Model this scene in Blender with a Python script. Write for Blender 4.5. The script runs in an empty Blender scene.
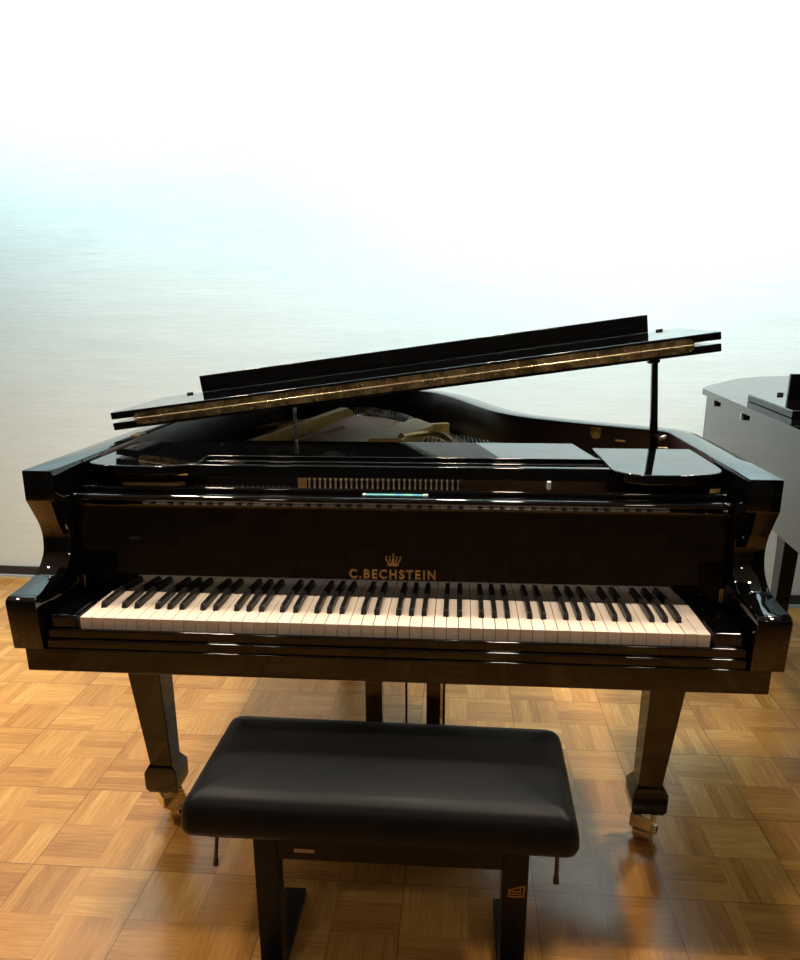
import bpy, bmesh, math, random
from mathutils import Vector, Matrix
random.seed(7)
PI = math.pi
S = bpy.context.scene
COL = S.collection

# ---------------------------------------------------------------- camera
def set_camera():
    X, Y, Z, pitch, yaw, roll, f, cy = (0.1386, -1.3466, 1.3107, -0.28469, -0.08072, -0.0043, 757.43, 533.12)
    fw = Vector((math.sin(yaw)*math.cos(pitch), math.cos(yaw)*math.cos(pitch), math.sin(pitch)))
    r = fw.cross(Vector((0, 0, 1))).normalized()
    u = r.cross(fw)
    c, s = math.cos(roll), math.sin(roll)
    r2 = r*c + u*s
    u2 = -r*s + u*c
    cam = bpy.data.cameras.new('camera')
    cam.sensor_fit = 'HORIZONTAL'; cam.sensor_width = 36
    cam.lens = f/800*36
    cam.shift_y = (cy-480)/800
    cam.clip_start = .05
    o = bpy.data.objects.new('camera', cam)
    COL.objects.link(o)
    m = Matrix((r2, u2, -fw)).transposed().to_4x4()
    m.translation = (X, Y, Z)
    o.matrix_world = m
    S.camera = o
set_camera()
S.view_settings.view_transform = 'Standard'
S.view_settings.look = 'None'
S.view_settings.gamma = 1
S.view_settings.use_curve_mapping = False
S.view_settings.exposure = 0.0

# ---------------------------------------------------------------- light
w = bpy.data.worlds.new('world'); S.world = w; w.use_nodes = True
w.node_tree.nodes['Background'].inputs[0].default_value = (.9, .95, 1, 1)
w.node_tree.nodes['Background'].inputs[1].default_value = .05

def area(name, loc, target, sx, sy, power, col, spread=PI):
    l = bpy.data.lights.new(name, 'AREA'); l.shape = 'RECTANGLE'
    l.size = sx; l.size_y = sy; l.energy = power; l.color = col; l.spread = spread
    o = bpy.data.objects.new(name, l); COL.objects.link(o)
    o.location = loc
    d = Vector(target)-Vector(loc)
    o.rotation_euler = d.to_track_quat('-Z', 'Y').to_euler()
    return o
# wall-washing row of cool lamps in the ceiling close to the back wall
area('wall_washer', (.75, 1.15, 2.72), (.7, 2.12, 2.0), 2.4, .14, 92, (.70, .94, 1.0))
area('wall_washer', (-1.75, 1.2, 2.72), (-1.65, 2.2, 1.9), 1.6, .14, 42, (.64, .92, 1.0))
area('wall_washer', (2.9, 1.05, 2.72), (2.8, 2.0, 1.9), 1.2, .14, 25, (.68, .94, 1.0))
# warm recessed ceiling lamps over the room
for (lx, ly, pw) in [(-2.1, .2, 13), (-.95, .0, 5), (.35, -.1, 4), (1.35, .0, 5), (2.4, .35, 14), (-1.15, .9, 9), (1.4, .95, 10), (.1, 1.0, 8)]:
    l = bpy.data.lights.new('downlight', 'AREA'); l.shape = 'DISK'; l.size = .14; l.spread = math.radians(105)
    l.energy = pw*1.5; l.color = (1.0, .82, .62)
    o = bpy.data.objects.new('downlight', l); COL.objects.link(o); o.location = (lx, ly, 2.73)

for lx in (-1.0, 1.2):  # unseen fill lamps behind the camera, added to brighten the key fronts
    l = bpy.data.lights.new('downlight', 'AREA'); l.shape = 'DISK'; l.size = .16
    l.energy = 7; l.color = (1.0, .86, .72)
    o = bpy.data.objects.new('downlight', l); COL.objects.link(o); o.location = (lx, -2.3, 2.73)

# ---------------------------------------------------------------- materials
def mat(name, col, rough=.5, metal=0, ior=1.5, coat=0, emis=None):
    m = bpy.data.materials.new(name); m.use_nodes = True
    b = m.node_tree.nodes['Principled BSDF']
    b.inputs['Base Color'].default_value = (*col, 1)
    b.inputs['Roughness'].default_value = rough
    b.inputs['Metallic'].default_value = metal
    b.inputs['IOR'].default_value = ior
    b.inputs['Coat Weight'].default_value = coat
    if emis:
        b.inputs['Emission Color'].default_value = (*emis[0], 1); b.inputs['Emission Strength'].default_value = emis[1]
    return m

class N:
    """small node helper"""
    def __init__(s, m): s.t = m.node_tree; s.b = s.t.nodes['Principled BSDF']
    def n(s, typ, **k):
        o = s.t.nodes.new(typ)
        for a, v in k.items(): setattr(o, a, v)
        return o
    def l(s, a, b): s.t.links.new(a, b)
    def math(s, op, a, b=None, c=None):
        o = s.n('ShaderNodeMath', operation=op)
        for i, v in enumerate((a, b, c)):
            if v is None: continue
            if isinstance(v, (int, float)): o.inputs[i].default_value = v
            else: s.l(v, o.inputs[i])
        return o.outputs[0]
    def ramp(s, fac, stops):
        o = s.n('ShaderNodeValToRGB'); e = o.color_ramp.elements
        while len(e) < len(stops): e.new(.5)
        for el, (p, c) in zip(e, stops): el.position = p; el.color = (*c, 1)
        s.l(fac, o.inputs[0]); return o.outputs[0]
    def coords(s, scale=(1, 1, 1), kind='Object'):
        tc = s.n('ShaderNodeTexCoord'); mp = s.n('ShaderNodeMapping'); mp.inputs['Scale'].default_value = scale
        s.l(tc.outputs[kind], mp.inputs[0]); return mp.outputs[0]
    def noise(s, vec, scale, detail=3, rough=.5):
        o = s.n('ShaderNodeTexNoise'); o.inputs['Scale'].default_value = scale
        o.inputs['Detail'].default_value = detail; o.inputs['Roughness'].default_value = rough
        s.l(vec, o.inputs['Vector']); return o.outputs[0]
    def bump(s, h, strength, dist):
        o = s.n('ShaderNodeBump'); o.inputs['Strength'].default_value = strength; o.inputs['Distance'].default_value = dist
        s.l(h, o.inputs['Height']); s.l(o.outputs[0], s.b.inputs['Normal'])

def black_lacquer(name, ior=1.56, rough=.025, col=(.0016, .0017, .0020)):
    m = mat(name, col, rough, 0, ior)
    k = N(m); v = k.coords()
    k.l(k.ramp(k.noise(v, 9, 2), [(.35, (rough*.8,)*3), (.7, (rough*1.5,)*3)]), k.b.inputs['Roughness'])
    return m
LACQ = black_lacquer('black_lacquer')
LACQ_TOP = LACQ

def metal_mat(name, c1, c2, rough, scale=40):
    m = mat(name, c1, rough, 1); k = N(m); v = k.coords()
    f = k.noise(v, scale, 4, .6)
    k.l(k.ramp(f, [(.35, c1), (.68, c2)]), k.b.inputs['Base Color'])
    k.l(k.ramp(f, [(.3, (rough*.7,)*3), (.7, (rough*1.4,)*3)]), k.b.inputs['Roughness'])
    return m
BRASS = metal_mat('polished_brass', (.88, .74, .46), (.97, .86, .62), .20)
BRASS.node_tree.nodes['Principled BSDF'].inputs['Metallic'].default_value = .75
BRASS_OLD = metal_mat('tarnished_brass', (.40, .28, .11), (.85, .62, .30), .26, 22)
STEEL = metal_mat('steel', (.55, .56, .58), (.75, .76, .78), .25)
GOLD = mat('gold_paint', (.70, .42, .11), .36, .35)
k = N(GOLD); k.l(k.ramp(k.noise(k.coords(), 30, 4), [(.3, (.62, .36, .075)), (.7, (.84, .54, .16))]), k.b.inputs['Base Color'])
COPPER = metal_mat('copper_winding', (.74, .44, .32), (.95, .68, .54), .40, 90); COPPER.node_tree.nodes['Principled BSDF'].inputs['Metallic'].default_value = .5
DARKSTEEL = mat('dark_steel', (.008, .008, .009), .4)
RUBBER = mat('black_rubber', (.012, .012, .012), .7)
FELT = mat('grey_felt', (.25, .23, .21), .95)
TEAL = mat('turquoise_finish', (.06, .50, .50), .25)
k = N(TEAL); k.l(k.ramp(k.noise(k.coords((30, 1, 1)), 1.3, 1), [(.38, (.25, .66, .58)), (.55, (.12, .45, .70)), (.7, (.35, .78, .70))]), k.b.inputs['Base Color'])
WHITEPL = mat('pale_finish', (.7, .75, .75), .4)
LABELM = mat('grey_label', (.35, .33, .31), .4)
INLAY = mat('brass_lettering', (.50, .25, .06), .36, .6)
k = N(INLAY); k.l(k.ramp(k.noise(k.coords(), 60, 3), [(.3, (.26, .14, .05)), (.7, (.38, .22, .08))]), k.b.inputs['Base Color'])

def wood_mat(name, c1, c2, scale, rough, stretch=(1, 12, 12)):
    m = mat(name, c1, rough); k = N(m); v = k.coords(stretch)
    f = k.noise(v, scale, 5, .6)
    k.l(k.ramp(f, [(.3, c1), (.7, c2)]), k.b.inputs['Base Color'])
    k.bump(f, .08, .001)
    return m
MAHOG = wood_mat('dark_mahogany', (.034, .016, .012), (.062, .030, .022), 3, .30, (2, 2, 14))
ACTIONW = wood_mat('pale_maple', (.66, .50, .34), (.80, .64, .46), 6, .5)
BROWNW = wood_mat('brown_beech', (.040, .019, .011), (.066, .032, .017), 5, .4)
SOUNDB = wood_mat('spruce_soundboard', (.30, .16, .07), (.42, .24, .11), 5, .3, (14, 1.5, 1))
TARNW = wood_mat('ochre_wood', (.38, .22, .09), (.52, .32, .14), 6, .4)

IVORY = mat('cream_key_top', (.80, .71, .62), .22)
k = N(IVORY); oi = k.n('ShaderNodeObjectInfo')
k.l(k.ramp(oi.outputs['Random'], [(0, (.76, .66, .57)), (1, (.84, .75, .66))]), k.b.inputs['Base Color'])
EBONY = mat('ebony_key', (.010, .010, .011), .35)
k = N(EBONY); k.l(k.ramp(k.noise(k.coords((8, 1, 8)), 20, 3), [(.3, (.007,)*3), (.7, (.016, .015, .015))]), k.b.inputs['Base Color'])

LEATHER = mat('black_leatherette', (.0055, .006, .0068), .42)
LEATHER.node_tree.nodes['Principled BSDF'].inputs['Specular IOR Level'].default_value = .14
k = N(LEATHER); v = k.coords()
f = k.noise(v, 420, 3, .6)
k.bump(f, .12, .0008)
k.l(k.ramp(k.noise(v, 5, 2), [(.3, (.37,)*3), (.7, (.48,)*3)]), k.b.inputs['Roughness'])
SATIN = mat('satin_black_paint', (.006, .006, .007), .32)
SATIN.node_tree.nodes['Principled BSDF'].inputs['Specular IOR Level'].default_value = .16
k = N(SATIN); k.l(k.ramp(k.noise(k.coords(), 8, 2), [(.3, (.31,)*3), (.7, (.34,)*3)]), k.b.inputs['Roughness'])

# wallpaper with fine horizontal weave
WALLM = mat('woven_wallpaper', (.72, .73, .71), .85)
k = N(WALLM)
a = k.noise(k.coords((9, 9, 150)), 1.0, 5, .65)
b_ = k.noise(k.coords((1.6, 1.6, 26)), 1.3, 3, .5)
s_ = k.math('ADD', k.math('MULTIPLY', a, .65), k.math('MULTIPLY', b_, .35))
k.l(k.ramp(s_, [(.32, (.64, .67, .655)), (.5, (.69, .722, .708)), (.68, (.74, .772, .758))]), k.b.inputs['Base Color'])
k.bump(s_, .36, .004)
PAINT = mat('grey_wall_paint', (.16, .15, .14), .8)
k = N(PAINT); k.l(k.ramp(k.noise(k.coords(), 6, 3), [(.3, (.15, .14, .13)), (.7, (.18, .17, .16))]), k.b.inputs['Base Color'])
CEILM = mat('ceiling_paint', (.55, .55, .54), .9)
k = N(CEILM); k.l(k.ramp(k.noise(k.coords(), 9, 3), [(.3, (.52, .52, .51)), (.7, (.58, .58, .57))]), k.b.inputs['Base Color'])
BASEB = mat('black_vinyl_baseboard', (.022, .023, .025), .45)
k = N(BASEB); k.l(k.ramp(k.noise(k.coords(), 40, 3), [(.3, (.38,)*3), (.7, (.5,)*3)]), k.b.inputs['Roughness'])
TRIMM = mat('grey_trim_strip', (.42, .43, .43), .5)

# basket-weave parquet: panels of 0.307 m, four squares each, five slats to a square
FLOORM = mat('oak_basket_parquet', (.5, .3, .12), .25)
def floor_nodes():
    k = N(FLOORM)
    tc = k.n('ShaderNodeTexCoord'); sp = k.n('ShaderNodeSeparateXYZ'); k.l(tc.outputs['Object'], sp.inputs[0])
    q = .1535
    X = k.math('DIVIDE', k.math('ADD', sp.outputs[0], .897+q*40), q)
    Y = k.math('DIVIDE', k.math('ADD', sp.outputs[1], -.147+q*40), q)
    ix, iy = k.math('FLOOR', X), k.math('FLOOR', Y)
    fx, fy = k.math('FRACT', X), k.math('FRACT', Y)
    par = k.math('MODULO', k.math('ADD', ix, iy), 2)
    inv = k.math('SUBTRACT', 1, par)
    ac = k.math('ADD', k.math('MULTIPLY', fx, par), k.math('MULTIPLY', fy, inv))      # across the slats
    al = k.math('ADD', k.math('MULTIPLY', fy, par), k.math('MULTIPLY', fx, inv))      # along the slats
    s5 = k.math('MULTIPLY', ac, 5)
    si = k.math('FLOOR', s5); sf = k.math('FRACT', s5)
    cv = k.n('ShaderNodeCombineXYZ'); k.l(ix, cv.inputs[0]); k.l(iy, cv.inputs[1]); k.l(si, cv.inputs[2])
    wn = k.n('ShaderNodeTexWhiteNoise', noise_dimensions='3D'); k.l(cv.outputs[0], wn.inputs[0])
    cv2 = k.n('ShaderNodeCombineXYZ'); k.l(ix, cv2.inputs[0]); k.l(iy, cv2.inputs[1])
    wn2 = k.n('ShaderNodeTexWhiteNoise', noise_dimensions='2D'); k.l(cv2.outputs[0], wn2.inputs[0])
    # grain
    gv = k.n('ShaderNodeCombineXYZ')
    k.l(k.math('MULTIPLY', al, 1.1), gv.inputs[0])
    k.l(k.math('ADD', k.math('MULTIPLY', ac, 13), k.math('MULTIPLY', wn.outputs[0], 40)), gv.inputs[1])
    k.l(k.math('ADD', k.math('MULTIPLY', ix, 3.7), k.math('MULTIPLY', iy, 7.3)), gv.inputs[2])
    g = k.noise(gv.outputs[0], 1.7, 5, .6)
    g2 = k.noise(gv.outputs[0], 7, 3, .6)
    f = k.math('ADD', k.math('MULTIPLY', wn.outputs[0], .24), k.math('ADD', k.math('MULTIPLY', g, .70), k.math('MULTIPLY', wn2.outputs[0], .20)))
    f = k.math('ADD', f, k.math('MULTIPLY', g2, .18))
    c = k.ramp(f, [(.30, (.265, .108, .023)), (.52, (.42, .190, .044)), (.75, (.555, .275, .070)), (.95, (.68, .385, .118))])
    # seams
    def edge(fr, wdt):
        return k.math('MAXIMUM', k.math('LESS_THAN', fr, wdt), k.math('GREATER_THAN', fr, 1-wdt))
    seam1 = edge(sf, .022)
    seam2 = k.math('MAXIMUM', edge(fx, .005), edge(fy, .005))
    PX = k.math('FRACT', k.math('DIVIDE', X, 2)); PY = k.math('FRACT', k.math('DIVIDE', Y, 2))
    seam3 = k.math('MAXIMUM', edge(PX, .0042), edge(PY, .0042))
    sm = k.math('MAXIMUM', k.math('MAXIMUM', k.math('MULTIPLY', seam1, .14), k.math('MULTIPLY', seam2, .22)), k.math('MULTIPLY', seam3, .62))
    mx = k.n('ShaderNodeMix', data_type='RGBA'); k.l(sm, mx.inputs[0]); k.l(c, mx.inputs[6]); mx.inputs[7].default_value = (.05, .022, .008, 1)
    k.l(mx.outputs[2], k.b.inputs['Base Color'])
    wear = k.noise(k.coords((1, 1, 1)), 2.6, 4, .6)
    k.l(k.math('ADD', k.math('MULTIPLY', wear, .16), k.math('MULTIPLY', g2, .16)), k.b.inputs['Roughness'])
    big = k.noise(k.coords((1, 1, 1)), 11, 2, .5)
    h = k.math('ADD', k.math('MULTIPLY', sm, -.5), k.math('ADD', k.math('MULTIPLY', g2, .30), k.math('MULTIPLY', big, 1.2)))
    k.bump(h, .16, .004)
    k.b.inputs['IOR'].default_value = 1.62
floor_nodes()

# ---------------------------------------------------------------- mesh helpers
def link(name, bm, m, parent=None, smooth=False, bevel=0, seg=2, loc=None, mats=None, angle=40):
    bm.normal_update()
    me = bpy.data.meshes.new(name); bm.to_mesh(me); bm.free()
    for mm in (mats or [m]): me.materials.append(mm)
    o = bpy.data.objects.new(name, me); COL.objects.link(o)
    if loc: o.location = loc
    if parent: o.parent = parent
    if bevel:
        md = o.modifiers.new('bevel', 'BEVEL'); md.width = bevel; md.segments = seg; md.limit_method = 'ANGLE'; md.angle_limit = math.radians(35)
        md.harden_normals = True
    if smooth or bevel:
        for p in me.polygons: p.use_smooth = True
        if not bevel:
            me.set_sharp_from_angle(angle=math.radians(angle))
    return o
def box(bm, x0, x1, y0, y1, z0, z1, mi=0):
    v = [bm.verts.new(p) for p in ((x0,y0,z0),(x1,y0,z0),(x1,y1,z0),(x0,y1,z0),(x0,y0,z1),(x1,y0,z1),(x1,y1,z1),(x0,y1,z1))]
    fs = []
    for f in ((0,3,2,1),(4,5,6,7),(0,1,5,4),(1,2,6,5),(2,3,7,6),(3,0,4,7)):
        q = bm.faces.new([v[i] for i in f]); q.material_index = mi; fs.append(q)
    return v
def hexa(bm, pts):
    """8 points: bottom loop ccw, top loop ccw"""
    v = [bm.verts.new(p) for p in pts]
    for f in ((0,3,2,1),(4,5,6,7),(0,1,5,4),(1,2,6,5),(2,3,7,6),(3,0,4,7)): bm.faces.new([v[i] for i in f])
def prism(bm, pts, axis, a, b):
    """extrude a closed 2-D outline along an axis (x: pts are (y,z); y: (x,z); z: (x,y))"""
    def P(p, t):
        return (t, p[0], p[1]) if axis == 'x' else (p[0], t, p[1]) if axis == 'y' else (p[0], p[1], t)
    n = len(pts)
    A = [bm.verts.new(P(p, a)) for p in pts]; B = [bm.verts.new(P(p, b)) for p in pts]
    fa = bm.faces.new(A); fb = bm.faces.new(B[::-1])
    for i in range(n): bm.faces.new((A[i], B[i], B[(i+1) % n], A[(i+1) % n]))
    bmesh.ops.recalc_face_normals(bm, faces=bm.faces)
def cyl(bm, p, q, r, r2=None, n=16):
    p, q = Vector(p), Vector(q); d = q-p
    m = Matrix.Translation((p+q)/2) @ d.to_track_quat('Z', 'Y').to_matrix().to_4x4()
    bmesh.ops.create_cone(bm, cap_ends=True, segments=n, radius1=r, radius2=r if r2 is None else r2, depth=d.length, matrix=m)
def catmull(pts, n=6, closed=False):
    out = []; N_ = len(pts)
    rng = range(N_) if closed else range(N_-1)
    for i in rng:
        g = lambda j: pts[j % N_] if closed else pts[max(0, min(N_-1, j))]
        p0, p1, p2, p3 = g(i-1), g(i), g(i+1), g(i+2)
        for s in range(n):
            t = s/n
            out.append(tuple(.5*((2*p1[k])+(-p0[k]+p2[k])*t+(2*p0[k]-5*p1[k]+4*p2[k]-p3[k])*t*t+(-p0[k]+3*p1[k]-3*p2[k]+p3[k])*t**3) for k in range(len(p1))))
    if not closed: out.append(tuple(pts[-1]))
    return out
def tube(bm, pts, r, n=8):
    rings = []
    for i, p in enumerate(pts):
        p = Vector(p)
        d = (Vector(pts[min(i+1, len(pts)-1)])-Vector(pts[max(i-1, 0)])).normalized()
        a = d.orthogonal().normalized() if i == 0 else (rings_a - d*rings_a.dot(d)).normalized()
        rings_a = a; b = d.cross(a)
        rings.append([bm.verts.new(p+a*r*math.cos(2*PI*k/n)+b*r*math.sin(2*PI*k/n)) for k in range(n)])
    for R1, R2 in zip(rings, rings[1:]):
        for k in range(n): bm.faces.new((R1[k], R1[(k+1) % n], R2[(k+1) % n], R2[k]))
    bm.faces.new(rings[0][::-1]); bm.faces.new(rings[-1])
def thing(name, label, cat, loc=(0, 0, 0), group=None):
    o = bpy.data.objects.new(name, None); COL.objects.link(o); o.location = loc
    o['label'] = label; o['category'] = cat
    if group: o['group'] = group
    return o
def part(name, m, parent, fn, **kw):
    bm = bmesh.new(); fn(bm); return link(name, bm, m, parent, **kw)
def boxpart(name, m, parent, *dims, bevel=.002, **kw):
    bm = bmesh.new(); box(bm, *dims); return link(name, bm, m, parent, bevel=bevel, **kw)
def struct(o): o['kind'] = 'structure'; return o

# ---------------------------------------------------------------- the room
RX0, RX1, RY0, H = -3.6, 4.2, -4.2, 2.75
def back(x): return 2.206 + (x+2.243)*(2.044-2.206)/(1.69+2.243)      # the back wall runs slightly askew
bm = bmesh.new()
prism(bm, [(RX0-.1, RY0-.1), (RX1+.1, RY0-.1), (RX1+.1, back(RX1)+.1), (RX0-.1, back(RX0)+.1)], 'z', -.06, 0)
struct(link('floor', bm, FLOORM))
bm = bmesh.new()
prism(bm, [(RX0-.1, RY0-.1), (RX1+.1, RY0-.1), (RX1+.1, back(RX1)+.1), (RX0-.1, back(RX0)+.1)], 'z', H, H+.06)
struct(link('ceiling', bm, CEILM))
bm = bmesh.new()
prism(bm, [(RX0-.1, back(RX0-.1)), (RX1+.1, back(RX1+.1)), (RX1+.1, back(RX1)+.1), (RX0-.1, back(RX0)+.1)], 'z', 0, H)
struct(link('wall_back', bm, WALLM))
bm = bmesh.new(); box(bm, RX0-.1, RX0, RY0-.1, back(RX0)-.001, 0, H); struct(link('wall_left', bm, PAINT))
bm = bmesh.new(); box(bm, RX1, RX1+.1, RY0-.1, back(RX1)-.001, 0, H); struct(link('wall_right', bm, PAINT))
bm = bmesh.new(); box(bm, RX0, RX1, RY0-.1, RY0, 0, H); struct(link('wall_front', bm, PAINT))
bm = bmesh.new()
prism(bm, [(RX0, back(RX0)-.012), (RX1, back(RX1)-.012), (RX1, back(RX1)-.0005), (RX0, back(RX0)-.0005)], 'z', .012, .055)
struct(link('baseboard_back', bm, BASEB))
bm = bmesh.new()
prism(bm, [(RX0, back(RX0)-.022), (RX1, back(RX1)-.022), (RX1, back(RX1)-.0005), (RX0, back(RX0)-.0005)], 'z', 0, .012)
struct(link('trim_1', bm, TRIMM))

# ================================================================ the grand piano
W, T, ZT = .742, .062, 1.0064
piano = thing('grand_piano', 'black polished grand piano with lid propped low, gold lettering and its keyboard uncovered', 'piano', (0, 0, 0))
P = piano

# --- rim
inner = [(-.68, .300), (-.68, 1.5), (-.62, 1.70), (-.50, 1.80), (-.32, 1.83), (-.12, 1.78), (.0, 1.68), (.06, 1.59), (.116, 1.456),
         (.160, 1.32), (.201, 1.188), (.25, 1.06), (.325, .95), (.423, .862), (.523, .79), (.615, .728), (.658, .697), (.6755, .668), (.68, .63), (.68, .46), (.68, .300)]
ip = [inner[0]] + catmull(inner[1:-1], 5) + [inner[-1]]
def offset(pts, d):
    out = []
    for i, p in enumerate(pts):
        a = Vector(pts[max(i-1, 0)]); b = Vector(pts[min(i+1, len(pts)-1)])
        t = (b-a).normalized(); n = Vector((-t.y, t.x))
        out.append((p[0]+n.x*d, p[1]+n.y*d))
    return out
op = offset(ip, T)
op[0] = (-W, .300); op[-1] = (W, .300)
def rim_mesh(bm, i_p, o_p, z0, z1):
    n = len(i_p)
    a = [bm.verts.new((x, y, z1)) for x, y in i_p]; b = [bm.verts.new((x, y, z1)) for x, y in o_p]
    c = [bm.verts.new((x, y, z0)) for x, y in i_p]; d = [bm.verts.new((x, y, z0)) for x, y in o_p]
    for i in range(n-1):
        bm.faces.new((a[i], b[i], b[i+1], a[i+1])); bm.faces.new((c[i], c[i+1], d[i+1], d[i]))
        f = bm.faces.new((a[i], a[i+1], c[i+1], c[i])); f.material_index = 1
        bm.faces.new((b[i], d[i], d[i+1], b[i+1]))
    bm.faces.new((a[0], c[0], d[0], b[0])); bm.faces.new((a[-1], b[-1], d[-1], c[-1]))
    bmesh.ops.recalc_face_normals(bm, faces=bm.faces)
bm = bmesh.new(); rim_mesh(bm, ip, op, .70, ZT)
es = [e for e in bm.edges if e.calc_face_angle(0) > .9 and max(v.co.y for v in e.verts) > .3001]
bmesh.ops.bevel(bm, geom=es, offset=.0022, segments=2, affect='EDGES', profile=.5, clamp_overlap=True)
rim = link('rim', bm, LACQ_TOP, P, smooth=True, angle=30, mats=[LACQ_TOP, MAHOG])
# bottom boards and beams under the case
inner_floor = [p for p in offset(ip, -.001) if p[1] > .5]
inner_floor = [(-.679, .5)] + inner_floor + [(.679, .5)]
bm = bmesh.new(); prism(bm, inner_floor, 'z', .80, .82); link('soundboard', bm, SOUNDB, P)

# --- arms (cheeks) with the scrolled front
prof = [(.087, 1.0064), (.086, .9445)]
prof += catmull([(.0865, .944), (.104, .915), (.121, .885), (.128, .855), (.122, .823), (.102, .800), (.078, .786)], 6)[1:]
prof += catmull([(.074, .7862), (.045, .7815), (.010, .7795), (-.012, .7785)], 4)
prof += catmull([(-.022, .7775), (-.030, .7725), (-.0325, .765)], 4)
prof += [(-.0265, .6685), (.30, .6685), (.30, .80), (.30, 1.0064)]
for sx in (-1, 1):
    bm = bmesh.new()
    a, b = sorted((sx*.680, sx*W))
    # split the concave outline into a quad strip so that it triangulates cleanly
    prism(bm, prof, 'x', a, b)
    es = [e for e in bm.edges if e.calc_face_angle(0) > .6 and min(v.co.y for v in e.verts) < .29]
    bmesh.ops.bevel(bm, geom=es, offset=.0022, segments=2, affect='EDGES', profile=.5, clamp_overlap=True)
    arm = link('arm', bm, LACQ_TOP, P, smooth=True, angle=40)
    # little step between scroll and arm top
    # brass pin and its felt on the inner face
    pin = boxpart('hinge_pin', BRASS_OLD, P, *sorted((sx*.6785, sx*.670)), .145, .163, .737, .765, bevel=.001)
    boxpart('key_block', LACQ, P, *sorted((sx*.6175, sx*.672)), -.004, .075, .700, .7335, bevel=.006, seg=3)
    boxpart('cheek_strip', LACQ, P, *sorted((sx*.6175, sx*.6775)), .075, .158, .700, .7260, bevel=.002)

# --- key bed, key slip
boxpart('keybed', LACQ, P, -.722, .722, -.0215, .36, .6190, .6684, bevel=.002)
boxpart('keyslip', LACQ, P, -.6765, .6765, -.0125, -.0035, .6686, .7065, bevel=.003, seg=3)
boxpart('keyslip_moulding', LACQ, P, -.6765, .6765, -.0195, -.0128, .6686, .6875, bevel=.003, seg=3)
# --- keys
PITCH = 1.225/52
def white_bm(bm):
    box(bm, -.0112, .0112, 0, .155, .700, .7288)
wk = None
for i in range(52):
    x = -.6125+PITCH*(i+.5)
    if wk is None:
        wk = part('white_key', IVORY, P, white_bm, bevel=.0009); o = wk
    else:
        o = wk.copy(); COL.objects.link(o); o.parent = P
    o.location = (x, 0, random.uniform(-.0002, .0002))
def black_bm(bm):
    hexa(bm, [(-.0056, .050, .7268), (.0056, .050, .7268), (.0056, .162, .7268), (-.0056, .162, .7268),
              (-.0046, .0565, .7408), (.0046, .0565, .7408), (.0046, .162, .7408), (-.0046, .162, .7408)])
bk = None
shift = {0: 0, 2: -.0016, 3: .0016, 5: -.0020, 6: 0}      # A, C, D, F, G sharps
for i in range(51):
    d = i % 7
    if d in (1, 4): continue
    x = -.6125+PITCH*(i+1)+{0: .0020, 2: -.0016, 3: .0016, 5: -.0020, 6: 0}[d]
    if bk is None:
        bk = part('black_key', EBONY, P, black_bm, bevel=.0012, seg=2); o = bk
    else:
        o = bk.copy(); COL.objects.link(o); o.parent = P
    o.location = (x, 0, 0)
boxpart('key_frame', BROWNW, P, -.614, .614, .004, .30, .6690, .6995, bevel=0)

# --- fallboard: upright board behind the keys with a rounded roll on top
fb = [(.1475, .7297), (.1580, .915)] + catmull([(.1578, .922), (.1545, .9270), (.1515, .9305), (.1500, .9360), (.1535, .9415), (.161, .9440), (.172, .9440)], 4) + [(.186, .9435), (.188, .7297)]
bm = bmesh.new(); prism(bm, fb, 'x', -.676, .676)
bmesh.ops.triangulate(bm, faces=[f for f in bm.faces if len(f.verts) > 4])
fallboard = link('fallboard', bm, LACQ, P, smooth=True, angle=35)
rl = [(.1885, .935)] + catmull([(.1885, .9475), (.190, .9520), (.195, .9535), (.200, .9520), (.202, .9475)], 3) + [(.202, .935)]
bm = bmesh.new(); prism(bm, rl, 'x', -.676, .676); link('fallboard_rail', bm, LACQ, P, smooth=True)

# lettering, as on the fallboard
def text_mesh(txt, size, width, loc, name, m, parent, extr=.0006, spacing=1.15, off=.0):
    cu = bpy.data.curves.new(name, 'FONT'); cu.body = txt; cu.size = size; cu.extrude = extr; cu.offset = off
    cu.space_character = spacing; cu.align_x = 'CENTER'
    o = bpy.data.objects.new(name, cu); COL.objects.link(o)
    bpy.context.view_layer.update()
    me = bpy.data.meshes.new_from_object(o.evaluated_get(bpy.context.evaluated_depsgraph_get()))
    bpy.data.objects.remove(o)
    xs = [v.co.x for v in me.vertices]; w_ = max(xs)-min(xs); cx = (max(xs)+min(xs))/2
    for v in me.vertices:
        v.co = Vector(((v.co.x-cx)*width/w_, -v.co.z, v.co.y))
    me.materials.clear(); me.materials.append(m)
    o = bpy.data.objects.new(name, me); COL.objects.link(o); o.location = loc; o.parent = parent
    return o
TILT = math.atan(.0105/.1853)
lt = text_mesh('C.BECHSTEIN', .027, .182, (.001, .1491, .7715), 'lettering', INLAY, fallboard, spacing=1.32, off=.0009)
lt.rotation_euler = (-TILT, 0, 0)
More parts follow.
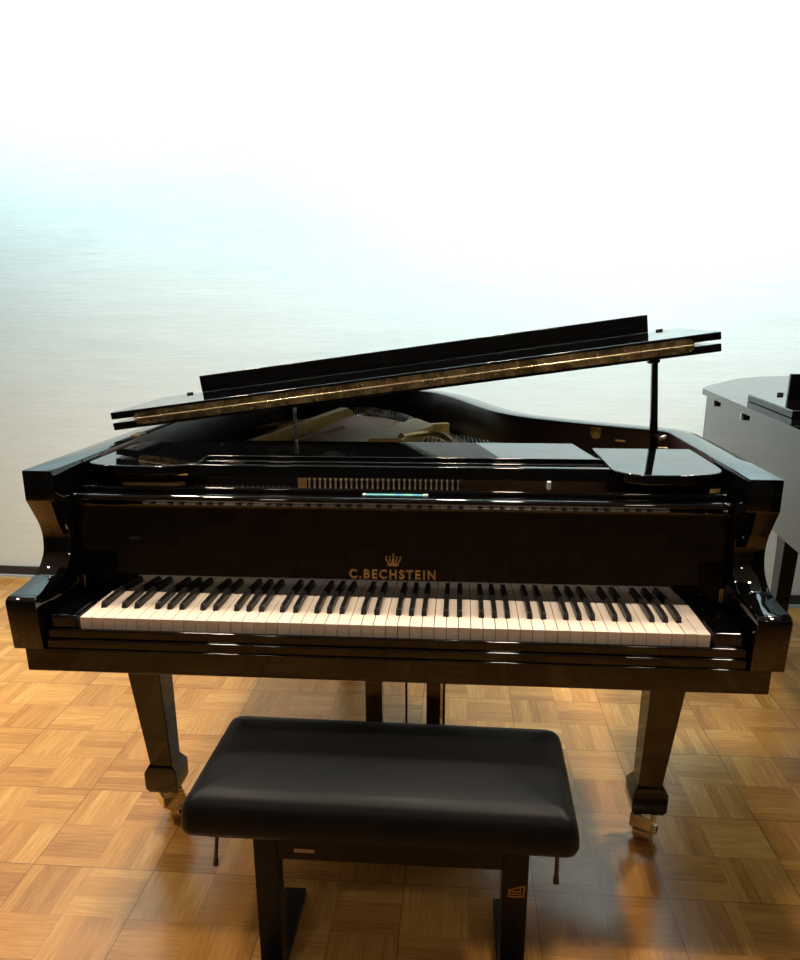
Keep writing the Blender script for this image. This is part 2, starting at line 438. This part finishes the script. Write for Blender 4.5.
def crown(bm):
    cx, z0, y0, y1 = .003, .7985, .1505, .1532
    def pl(pts): prism(bm, [(cx+a, z0+b) for a, b in pts], 'y', y0, y1)
    pl([(-.010, 0), (.010, 0), (.011, .0028), (-.011, .0028)])
    pl([(-.011, .0038), (.011, .0038), (.012, .0058), (-.012, .0058)])
    for s in (-1, 1):
        pl([(s*.0105, .006), (s*.0165, .014), (s*.0150, .0185), (s*.0128, .0150), (s*.0085, .006)])
        pl([(s*.0055, .006), (s*.0090, .0150), (s*.0070, .0185), (s*.0060, .0150), (s*.0035, .006)])
    pl([(-.0018, .006), (.0018, .006), (.0022, .017), (0, .0195), (-.0022, .017)])
    for a, b in ((-.0148, .0200), (-.0072, .0200), (.0148, .0200), (.0072, .0200), (0, .0212)):
        cyl(bm, (cx+a, y0, z0+b), (cx+a, y1, z0+b), .0018, n=10)
    pl([(-.0008, .022), (.0008, .022), (.0008, .0275), (-.0008, .0275)]); pl([(-.0025, .0242), (.0025, .0242), (.0025, .0255), (-.0025, .0255)])
part('crown_emblem', INLAY, fallboard, crown)
boxpart('maker_plate', mat('dull_plate', (.03, .03, .032), .3, .5), fallboard, -.563, -.540, .1532, .1552, .846, .851, bevel=0)

# --- music desk, folded flat, with its front rail and the two side shelves
boxpart('desk_rail', LACQ_TOP, P, -.445, .447, .207, .226, .972, .9990, bevel=.003, seg=3)
bm = bmesh.new(); prism(bm, [(-.447, .316), (.450, .316), (.438, .335), (.412, .523), (-.447, .525)], 'z', .982, .9985)
desk = link('music_desk', bm, LACQ_TOP, P, bevel=.002)
boxpart('desk_front_edge', LACQ, P, -.447, .450, .296, .3155, .970, .9905, bevel=.003)
def shelf(sx):
    if sx < 0: pts = [(-.6775, .49), (-.672, .238)] + catmull([(-.668, .222), (-.650, .203), (-.615, .189), (-.565, .182), (-.50, .181), (-.470, .188), (-.440, .206)], 4) + [(-.425, .222), (-.447, .475), (-.455, .49)]
    else: pts = [(.6775, .455), (.672, .225)] + catmull([(.668, .205), (.650, .178), (.610, .158), (.560, .150), (.505, .150), (.475, .163), (.452, .188)], 4) + [(.446, .205), (.4485, .455)]
    return pts
for sx in (-1, 1):
    bm = bmesh.new(); prism(bm, shelf(sx), 'z', .979, .9995)
    sh = link('side_shelf', bm, LACQ_TOP, P, bevel=.003, seg=3)
    boxpart('shelf_runner', LACQ, P, *sorted((sx*.50, sx*.676)), .23, .47, .955, .978)
# brass inserts on the rail slot
for (x0, x1) in ((-.395, -.350), (.395, .440)):
    boxpart('desk_slide', TARNW, P, x0, x1, .262, .290, .975, .983, bevel=.001)
# --- action seen through the gap under the desk
boxpart('action_rail', BROWNW, P, .13, .665, .262, .270, .86, .966, bevel=0)
boxpart('action_rail', EBONY, P, -.665, -.212, .262, .268, .86, .962, bevel=0)
def hammer_bm(bm):
    box(bm, -.0017, .0017, .255, .259, .90, .958)
    box(bm, -.0022, .0022, .253, .260, .958, .966)
boxpart('action_rail', EBONY, P, -.212, .135, .262, .267, .86, .969, bevel=0)
ham = part('hammer', ACTIONW, P, hammer_bm)
for j in range(29):
    o = ham if j == 0 else ham.copy()
    if j: COL.objects.link(o); o.parent = P
    o.location = (-.190+j*.0116, 0, 0)
def hammer2(bm):
    box(bm, -.0016, .0016, .245, .250, .90, .944)
ham2 = part('hammer', BROWNW, P, hammer2)
for j in range(24):
    o = ham2 if j == 0 else ham2.copy()
    if j: COL.objects.link(o); o.parent = P
    o.location = (-.50+j*.0116, 0, 0)
boxpart('action_bracket', TARNW, P, -.214, -.196, .25, .26, .90, .965, bevel=.001)
boxpart('action_bracket', STEEL, P, .137, .143, .25, .26, .90, .968, bevel=.001)
part('action_bracket', TARNW, P, lambda b: prism(b, [(-.600, .228), (-.575, .215), (-.49, .215), (-.46, .232)], 'z', .948, .956))
boxpart('action_screw', WHITEPL, P, .324, .332, .246, .258, .945, .962, bevel=.001)
boxpart('pinblock', GOLD, P, -.66, .66, .272, .72, .90, .905, bevel=0)
def pins(bm):
    for r in range(3):
        for j in range(70):
            x = -.44+j*.0128+r*.004
            cyl(bm, (x, .276+r*.012, .905), (x, .276+r*.012, .9700), .0024, n=6)
o = part('tuning_pins', STEEL, P, pins); o['kind'] = 'stuff'
boxpart('pinblock_rail', TARNW, P, -.17, -.03, .284, .294, .962, .979, bevel=.001)

# --- cast iron frame, strings, bridges
ipl = offset(ip, -.028)
def plate(bm):
    n = len(ipl); inn = offset(ip, -.12)
    sel = [i for i in range(n) if ipl[i][1] > .55]
    a = [ipl[i] for i in sel]; b = [inn[i] for i in sel]
    A = [bm.verts.new((x, y, .885)) for x, y in a]; B = [bm.verts.new((x, y, .895)) for x, y in b]
    A2 = [bm.verts.new((x, y, .865)) for x, y in a]; B2 = [bm.verts.new((x, y, .870)) for x, y in b]
    for i in range(len(sel)-1):
        bm.faces.new((A[i], A[i+1], B[i+1], B[i])); bm.faces.new((A2[i], B2[i], B2[i+1], A2[i+1]))
        bm.faces.new((B[i], B[i+1], B2[i+1], B2[i])); bm.faces.new((A[i], A2[i], A2[i+1], A[i+1]))
    bmesh.ops.recalc_face_normals(bm, faces=bm.faces)
part('iron_frame', GOLD, P, plate, smooth=True)
def beam(name, p, q, w0, w1, z0, z1, zb=.91, m=GOLD, drop=.0):
    """raised strut of the iron frame from p to q, its top falling from z0 to z1"""
    p, q = Vector(p), Vector(q); d = (q-p).normalized(); n = Vector((-d.y, d.x))
    a, b = p+n*w0/2, p-n*w0/2; c, e = q-n*w1/2, q+n*w1/2
    bm = bmesh.new()
    hexa(bm, [(b.x, b.y, zb), (c.x, c.y, zb), (e.x, e.y, zb), (a.x, a.y, zb), (b.x, b.y, z0), (c.x, c.y, z1), (e.x, e.y, z1), (a.x, a.y, z0)])
    bmesh.ops.recalc_face_normals(bm, faces=bm.faces)
    return link(name, bm, m, P, bevel=.003)
beam('frame_strut', (-.474, .580), (-.290, 1.42), .014, .030, .970, .974)
beam('frame_strut', (-.290, 1.42), (-.272, 1.50), .030, .045, .974, .935)
beam('frame_strut', (.035, 1.10), (.095, 1.16), .02, .02, .962, .958)
bm = bmesh.new()
tube(bm, catmull([(-.03, .80, .968), (.00, .90, .960), (.045, .955, .955), (.085, .93, .950), (.112, .86, .945), (.125, .77, .94)], 5), .010, 8)
link('frame_arch', bm, GOLD, P, smooth=True)
bm = bmesh.new()
tube(bm, catmull([(-.262, 1.50, .93), (-.235, 1.53, .935), (-.20, 1.53, .94), (-.08, 1.42, .94), (-.01, 1.24, .94)], 6), .014, 8)
link('hitch_rail', bm, STEEL, P, smooth=True)
bm = bmesh.new()
for j in range(26):
    t = j/25
    y = 1.47; x = -.27+.24*t; yy = 1.50-.25*t**2
    cyl(bm, (x, yy, .94), (x, yy, .966), .0022, n=6)
o = link('hitch_pins', bm, STEEL, P); o['kind'] = 'stuff'
bm = bmesh.new()
for j in range(34):
    t = j/33
    cyl(bm, (-.415+.39*t, .58, .936), (-.272+.25*t, 1.46-.24*t*t, .938), .0027, n=6)
o = link('bass_strings', bm, COPPER, P); o['kind'] = 'stuff'; o['label'] = 'copper-wound bass strings'
bm = bmesh.new()
for j in range(40):
    t = j/39
    cyl(bm, (-.0+.58*t, .58, .930), (.02+.46*t, 1.20-.52*t, .930), .0011, n=5)
o = link('treble_strings', bm, STEEL, P); o['kind'] = 'stuff'
bm = bmesh.new(); tube(bm, [(-.40, .95, .928), (-.28, 1.10, .928), (-.05, 1.22, .928)], .010); link('bass_bridge', bm, TARNW, P)
part('frame_web', GOLD, P, lambda b: prism(b, [(-.122, .770), (-.024, 1.222), (.003, 1.188), (.050, 1.072), (-.028, .770)], 'z', .930, .9655), bevel=.003)
beam('damper_rail', (-.35, .83), (-.245, 1.10), .018, .018, .952, .955, .945, TARNW)
# slim steel lid stay standing inside the case
bm = bmesh.new(); box(bm, -.3185, -.3085, .695, .703, .915, 1.062); link('lid_stay', bm, STEEL, P, bevel=.002)

# --- fittings on the inner rim
def shield(bm):
    prism(bm, [(-.016, .016), (.016, .016), (.016, -.004), (.009, -.014), (0, -.017), (-.009, -.014), (-.016, -.004)], 'y', -.0015, .0015)
    cyl(bm, (0, -.0035, 0), (0, .002, 0), .004, n=10)
    cyl(bm, (-.010, -.003, .010), (-.010, .002, .010), .002, n=8); cyl(bm, (.010, -.003, .010), (.010, .002, .010), .002, n=8)
o = part('lock_plate', BRASS_OLD, P, shield, loc=(.514, .791, .984)); o.rotation_euler = (0, 0, math.atan2(-.075, .1))
o = boxpart('rim_plate', BRASS_OLD, P, -.014, .014, -.0015, .0015, -.003, .003, bevel=0); o.location = (.574, .748, .970); o.rotation_euler = (0, 0, math.atan2(-.07, .1))
o = boxpart('corner_bracket', BRASS, P, -.020, .020, -.004, .004, -.004, .004, bevel=.001); o.location = (.652, .620, 1.000); o.rotation_euler = (0, 0, math.radians(62))
boxpart('corner_bracket', BRASS_OLD, P, .610, .650, .558, .566, .965, .985, bevel=.001)
boxpart('lid_hinge', BRASS, P, -.70, -.676, .515, .560, 1.0055, 1.012, bevel=.001)

# --- lid: main lid hinged on the left, front flap folded back on it
TH = math.atan((1.235-1.039)/1.48)
lid = bpy.data.objects.new('lid', None)
def lid_pt(s, y, n): return Vector((-.744+s*math.cos(TH)-n*math.sin(TH), y, 1.0215+s*math.sin(TH)+n*math.cos(TH)))
Rm = Matrix.Rotation(-TH, 4, 'Y'); Rm.translation = (-.744, 0, 1.0215)
# outline of the lid in its own plane, following the rim
op_l = [(x+.744, y) for x, y in offset(ip, T+.006) if y > .56]
op_l = [(max(0, x), y) for x, y in op_l]
ol = [(0, .52)] + [p for p in op_l] + [(1.499, .52)]
ol = [p for i, p in enumerate(ol) if i == 0 or (Vector(p)-Vector(ol[i-1])).length > .004]
bm = bmesh.new(); prism(bm, ol, 'z', 0, .0185)
lid = link('lid', bm, LACQ, P, bevel=.002)
lid.matrix_local = Rm
flap = boxpart('front_flap', LACQ_TOP, lid, 0, 1.499, .520, .885, .0275, .0455, bevel=.002)
lip = boxpart('flap_lip', LACQ, flap, .127, 1.412, .862, .877, .0457, .0457+.048, bevel=.002)
for s in (.087, 1.443):
    boxpart('rubber_bumper', RUBBER, flap, s-.009, s+.009, .866, .874, .0457, .0505, bevel=.001)
def capsule(z0, z1, x0, x1, n=8):
    r = (z1-z0)/2; zc = (z0+z1)/2
    return [(x1-r+r*math.cos(a), zc+r*math.sin(a)) for a in [(-.5+i/n)*PI for i in range(n+1)]] + \
           [(x0+r+r*math.cos(a), zc+r*math.sin(a)) for a in [(.5+i/n)*PI for i in range(n+1)]]
bm = bmesh.new(); prism(bm, capsule(.0075, .0385, .060, 1.438), 'y', .5172, .5199)
hinge = link('piano_hinge', bm, BRASS_OLD, lid)
bm = bmesh.new(); cyl(bm, (.063, .5165, .023), (1.436, .5165, .023), .0022, n=10)
link('hinge_knuckle', bm, BRASS, hinge, smooth=True)
bm = bmesh.new()
for i in range(1, 11):
    s = .06+i*.1255
    box(bm, s-.0006, s+.0006, .5166, .5173, .008, .038)
link('hinge_seam', bm, RUBBER, hinge)
bm = bmesh.new()
for i in range(22):
    s = .085+i*.0628
    for n_, ds in ((.0315, 0), (.0145, .008)):
        cyl(bm, (s+ds, .5160, n_), (s+ds, .5173, n_), .0019, n=8)
link('hinge_screws', bm, BRASS, hinge)
boxpart('stop_block', RUBBER, lid, .60, .62, .53, .55, -.006, 0, bevel=.001)

# --- prop stick
tp = Vector((.600, .560, 1.197)); bp_ = Vector((.618, .560, .955))
bm = bmesh.new()
hexa(bm, [(bp_.x-.0095, .553, bp_.z), (bp_.x+.0095, .553, bp_.z), (bp_.x+.0095, .567, bp_.z), (bp_.x-.0095, .567, bp_.z),
          (tp.x-.007, .553, tp.z), (tp.x+.007, .553, tp.z), (tp.x+.007, .567, tp.z), (tp.x-.007, .567, tp.z)])
prop = link('prop_stick', bm, LACQ, P, bevel=.002)
o = boxpart('prop_cup', LACQ, lid, 1.338, 1.366, .548, .572, -.010, -.0005, bevel=.002)

# --- legs
def front_leg(sx):
    # measured section: inner edge upright, outer edge and back tapering
    def sec(xi, xo, y0, y1, z):
        a, b = sorted((sx*xi, sx*xo)); return [(a, y0, z), (b, y0, z), (b, y1, z), (a, y1, z)]
    secs = [sec(.600, .696, .300, .396, .6189), sec(.594, .653, .320, .382, .184), sec(.5915, .656, .318, .385, .178), sec(.5810, .668, .312, .398, .158),
            sec(.5815, .668, .312, .398, .112), sec(.587, .661, .318, .392, .098)]
    bm = bmesh.new(); rings = [[bm.verts.new(p) for p in s] for s in secs]
    for A, B in zip(rings, rings[1:]):
        for i in range(4): bm.faces.new((A[i], A[(i+1) % 4], B[(i+1) % 4], B[i]))
    bm.faces.new(rings[0]); bm.faces.new(rings[-1][::-1])
    bmesh.ops.recalc_face_normals(bm, faces=bm.faces)
    return link('leg', bm, LACQ, P, bevel=.003, seg=2)
def caster(parent, cx, cy, ang):
    e = bmesh.new()
    box(e, -.024, .024, -.024, .024, .088, .0975)
    cyl(e, (0, 0, .078), (0, 0, .09), .016)
    # fork: two tapered side plates joined by a sloped hood, a barrel wheel between them
    for s in (-1, 1):
        a, b = sorted((s*.0265, s*.0225))
        prism(e, [(-.030, .086), (.026, .086), (.034, .056), (.037, .034), (.026, .016), (.004, .018), (-.026, .056)], 'x', a, b)
    hexa(e, [(-.0265, -.031, .054), (.0265, -.031, .054), (.0265, -.024, .054), (-.0265, -.024, .054),
             (-.0265, -.031, .088), (.0265, -.031, .088), (.0265, .027, .088), (-.0265, .027, .088)])
    c = link('caster', e, BRASS, parent, bevel=.0012)
    wbm = bmesh.new(); cyl(wbm, (-.0215, .012, .0275), (.0215, .012, .0275), .0272, n=32)
    wh = link('wheel', wbm, BRASS, c, bevel=.004, seg=3)
    wbm = bmesh.new(); cyl(wbm, (-.034, .014, .034), (.034, .014, .034), .0125, n=18)
    link('axle_cap', wbm, BRASS, c, bevel=.002)
    wbm = bmesh.new(); cyl(wbm, (-.0346, .014, .034), (.0346, .014, .034), .0085, n=18)
    link('axle_bore', wbm, RUBBER, c)
    c.location = (cx, cy, 0); c.rotation_euler = (0, 0, ang)
    return c
legL = front_leg(-1); caster(legL, -.616, .350, math.radians(-50))
legR = front_leg(1); caster(legR, .622, .352, math.radians(-28))
bm = bmesh.new()
hexa(bm, [(-.345, 1.555, .10), (-.275, 1.555, .10), (-.275, 1.625, .10), (-.345, 1.625, .10), (-.36, 1.54, .6995), (-.26, 1.54, .6995), (-.26, 1.64, .6995), (-.36, 1.64, .6995)])
legB = link('leg', bm, LACQ, P, bevel=.003); caster(legB, -.31, 1.59, 0)
# cross beams under the case that carry the rear leg and the lyre
boxpart('underframe_beam', BROWNW, P, -.36, -.26, .37, 1.72, .7002, .798, bevel=0)
boxpart('underframe_beam', BROWNW, P, -.665, .665, .37, .60, .7002, .798, bevel=0)

# --- pedal lyre
lyre = boxpart('lyre_post', LACQ, P, -.093, -.049, .385, .425, .125, .7, bevel=.003)
boxpart('lyre_post', LACQ, P, .064, .112, .385, .425, .125, .7, bevel=.003)
boxpart('pedal_box', LACQ, P, -.13, .15, .36, .47, .055, .125, bevel=.004)
for x in (-.06, .01, .08):
    def ped(b):
        prism(b, [(x-.010, .358), (x-.012, .30), (x-.022, .27), (x-.018, .250), (x, .243), (x+.018, .250), (x+.022, .27), (x+.012, .30), (x+.010, .358)], 'z', .070, .080)
    part('pedal', BRASS, P, ped, bevel=.002)
for x in (.0135, .102):
    part('pedal_rod', DARKSTEEL if x < .05 else STEEL, P, lambda b: cyl(b, (x, .378, .10), (x, .378, .70), .0030, n=8), smooth=True)

# ---------------------------------------------------------------- narrow turquoise band with pale ends on the fallboard top
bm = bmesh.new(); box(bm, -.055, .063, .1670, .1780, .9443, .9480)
o = link('strip_mesh', bm, TEAL, None, bevel=.0018)
# turn it into one thing with pale ends
t = thing('turquoise_strip', 'thin turquoise strip with pale ends along the top of the fallboard', 'strip')
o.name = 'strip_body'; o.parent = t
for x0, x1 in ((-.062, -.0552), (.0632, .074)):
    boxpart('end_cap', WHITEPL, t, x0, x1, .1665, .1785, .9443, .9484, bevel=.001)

# ================================================================ piano bench
bench = thing('piano_bench', 'black padded piano bench with steel frame standing in front of the keyboard', 'bench')
def cushion(bm):
    # rounded slab: superelliptic plan, bulging sides, gently domed top
    x0, x1, y0, y1 = -.341, .356, -.259, .060
    cx, cy, hx, hy = (x0+x1)/2, (y0+y1)/2, (x1-x0)/2, (y1-y0)/2
    z0, z1 = .425, .497
    NU = 96; levels = []
    def ring(inset, z):
        pts = []
        r = .024
        ax, ay = hx-inset, hy-inset
        rr = max(r-inset*.4, .004)
        rr = min(rr, ax, ay)
        for c in range(4):
            sx = (1, -1, -1, 1)[c]; sy = (1, 1, -1, -1)[c]
            for k_ in range(13):
                a = PI/2*c+PI/2*k_/12
                pts.append((cx+sx*(ax-rr)+rr*math.cos(a), cy+sy*(ay-rr)+rr*math.sin(a), z))
            # straight run subdivided
            nsx = (1, -1, -1, 1)[(c+1) % 4]; nsy = (1, 1, -1, -1)[(c+1) % 4]
            a = PI/2*(c+1)
            e0 = pts[-1]; e1 = (cx+nsx*(ax-rr)+rr*math.cos(a), cy+nsy*(ay-rr)+rr*math.sin(a), z)
            for k_ in range(1, 8): pts.append(tuple(e0[i]+(e1[i]-e0[i])*k_/8 for i in range(3)))
        return pts
    prof_ = [(.010, z0), (.003, z0+.004), (.0, z0+.014), (.001, z0+.030), (.003, z0+.044), (.007, z0+.056), (.014, z0+.066), (.026, z1+.002), (.045, z1+.005), (.08, z1+.0075), (.12, z1+.009), (.145, z1+.0095)]
    rings = [[bm.verts.new(p) for p in ring(i_, z_)] for i_, z_ in prof_]
    n = len(rings[0])
    for A, B in zip(rings, rings[1:]):
        for i in range(n): bm.faces.new((A[i], A[(i+1) % n], B[(i+1) % n], B[i]))
    bm.faces.new(rings[0][::-1]); bm.faces.new(rings[-1])
    bmesh.ops.recalc_face_normals(bm, faces=bm.faces)
cu = part('cushion', LEATHER, bench, cushion, smooth=True, angle=60)
cu.rotation_euler = (0, 0, math.radians(-.8))
boxpart('seat_board', SATIN, bench, -.300, .320, -.225, .030, .405, .4248, bevel=.002)
boxpart('seat_frame', SATIN, bench, -.245, .283, -.150, .03, .362, .4046, bevel=.002)
boxpart('crossbar', SATIN, bench, -.2015, .2345, -.134, -.112, .290, .345, bevel=.002)
boxpart('crossbar', SATIN, bench, -.2015, .2345, .020, .035, .330, .360, bevel=.002)
for x0, x1, yl in ((-.248, -.202, -.135), (.235, .284, -.122)):
    boxpart('leg', SATIN, bench, x0, x1, yl, yl+.042, .0225, .3618, bevel=.002)
    boxpart('foot', SATIN, bench, x0-.003, x1+.001, -.31, .094, .0, .022, bevel=.002)
for sx, x, x2 in ((-1, -.314, -.331), (1, .335, .337)):
    def lev(b):
        cyl(b, (x, -.12, .404), (x2, -.12, .262), .0040, n=10)
        cyl(b, (x2+(x-x2)*.1, -.12, .272), (x2, -.12, .257), .0050, .0060, n=12)
    part('adjusting_lever', DARKSTEEL, bench, lev, smooth=True)
    part('lever_bracket', DARKSTEEL, bench, lambda b: box(b, *sorted((x, x-sx*.03)), -.126, -.114, .398, .4045))
lb = boxpart('label_plate', LABELM, bench, -.168, -.128, -.1352, -.1342, .3085, .3165, bevel=0)
def emblem(bm):
    y0, y1 = -.1232, -.1221
    ox, oz = .262, .232
    def line(a, b, w_=.0011):
        a, b = Vector(a), Vector(b); d = (b-a).normalized(); n = Vector((-d.y, d.x))*w_
        pts = [a+n, b+n, b-n, a-n]
        prism(bm, [(ox+p.x, oz+p.y) for p in pts], 'y', y0, y1)
    line((-.016, .004), (.016, .015)); line((.016, .015), (.0135, -.010)); line((-.016, -.0105), (.0155, -.0105))
    line((-.014, .002), (-.0145, -.0105)); line((.008, .009), (.0075, -.010)); line((-.014, .001), (.008, .002)); line((-.012, -.005), (.006, -.004))
part('emblem', INLAY, bench, emblem)

# ================================================================ second grand piano, on the right
P2 = thing('grand_piano', 'closed black grand piano at the right edge, front flap folded back, reflecting the wall', 'piano')
A0 = Vector((.975, 1.400))            # near tail corner of its lid
dv = Vector((-.075, -.997)).normalized(); wv = Vector((.997, -.075)).normalized()
def q(a, b): v_ = A0+dv*a+wv*b; return (v_.x, v_.y)
tail2 = catmull([(1.56, 0), (.6, 0), (.06, 0), (.01, .001), (-.02, .008), (-.10, .042), (-.214, .105), (-.33, .168), (-.45, .245), (-.545, .38), (-.58, .57), (-.54, .76), (-.40, .92), (-.15, 1.04), (.12, 1.12), (.40, 1.22), (.66, 1.36), (.85, 1.46), (1.1, 1.49), (1.56, 1.49)], 6)
lid2 = [q(a, b) for a, b in tail2]
lid2 = [(x, min(y, back(x)-.03)) for x, y in lid2]
bm = bmesh.new(); prism(bm, lid2, 'z', 1.030, 1.050); lid_b = link('lid', bm, LACQ_TOP, P2, bevel=.002)
def inset_loop(pts, d):
    c = sum((Vector(p) for p in pts), Vector((0, 0)))/len(pts); out = []
    n = len(pts)
    for i, p in enumerate(pts):
        t_ = (Vector(pts[(i+1) % n])-Vector(pts[i-1])).normalized(); nn = Vector((-t_.y, t_.x))
        if nn.dot(c-Vector(p)) < 0: nn = -nn
        out.append((p[0]+nn.x*d, p[1]+nn.y*d))
    return out
cs = inset_loop(lid2, .018)
bm = bmesh.new(); prism(bm, cs, 'z', .775, 1.0295); rim2 = link('rim', bm, LACQ, P2, bevel=.002)
f2 = [q(.385, .045), q(.385, 1.20), q(.78, 1.40), q(.78, .045)]
bm = bmesh.new(); prism(bm, f2, 'z', 1.0505, 1.0700); flap2 = link('front_flap', bm, LACQ_TOP, P2, bevel=.002)
l2 = [q(.505, .114), q(.505, 1.24), q(.520, 1.24), q(.520, .114)]
bm = bmesh.new(); prism(bm, l2, 'z', 1.0702, 1.140); link('flap_lip', bm, LACQ, flap2, bevel=.002)
b2 = [q(.398, .122), q(.398, .137), q(.408, .137), q(.408, .122)]
bm = bmesh.new(); prism(bm, b2, 'z', 1.0702, 1.077); link('rubber_bumper', bm, RUBBER, flap2)
for a in (.10, .435):
    pts = [q(a, .0165), q(a+.034, .0165), q(a+.034, .021), q(a, .021)]
    bm = bmesh.new(); prism(bm, pts, 'z', 1.0235, 1.0295); hg = link('lid_hinge', bm, BRASS, rim2)
    pts = [q(a+.030, .0085), q(a+.040, .0085), q(a+.040, .0178), q(a+.030, .0178)]
    bm = bmesh.new(); prism(bm, pts, 'z', 1.008, 1.0230); link('hinge_leaf', bm, STEEL, hg)
    pts = [q(a+.048, .009), q(a+.060, .009), q(a+.060, .0178), q(a+.048, .0178)]
    bm = bmesh.new(); prism(bm, pts, 'z', 1.006, 1.018); link('hinge_pin', bm, RUBBER, hg)
# legs of the second piano
def leg2(x, y, rear=False):
    bm = bmesh.new()
    secs = [(.0, .115, .0, .10, .7749), (.0, .100, .0, .10, .64), (.0, .070, .0, .085, .54), (.0, .056, .0, .07, .45), (.0, .052, .01, .065, .17), (-.01, .062, .0, .078, .155), (-.01, .062, .0, .078, .09)]
    rings = [[bm.verts.new((x+a, y+c, z)) for a, c in ((x0_, y0_), (x1_, y0_), (x1_, y1_), (x0_, y1_))] for x0_, x1_, y0_, y1_, z in secs]
    for A, B in zip(rings, rings[1:]):
        for i in range(4): bm.faces.new((A[i], A[(i+1) % 4], B[(i+1) % 4], B[i]))
    bm.faces.new(rings[0]); bm.faces.new(rings[-1][::-1])
    bmesh.ops.recalc_face_normals(bm, faces=bm.faces)
    l = link('leg', bm, LACQ, P2, bevel=.003)
    wb = bmesh.new(); cyl(wb, (x+.010, y+.035, .028), (x+.042, y+.035, .028), .028, n=24); box(wb, x+.006, x+.046, y+.02, y+.05, .05, .0895)
    link('caster', wb, BRASS, l, bevel=.002)
leg2(1.02, .20); leg2(2.20, .20); leg2(1.345, 1.445)
boxpart('keybed', LACQ, P2, .98, 2.36, -.04, .28, .66, .774, bevel=.002)
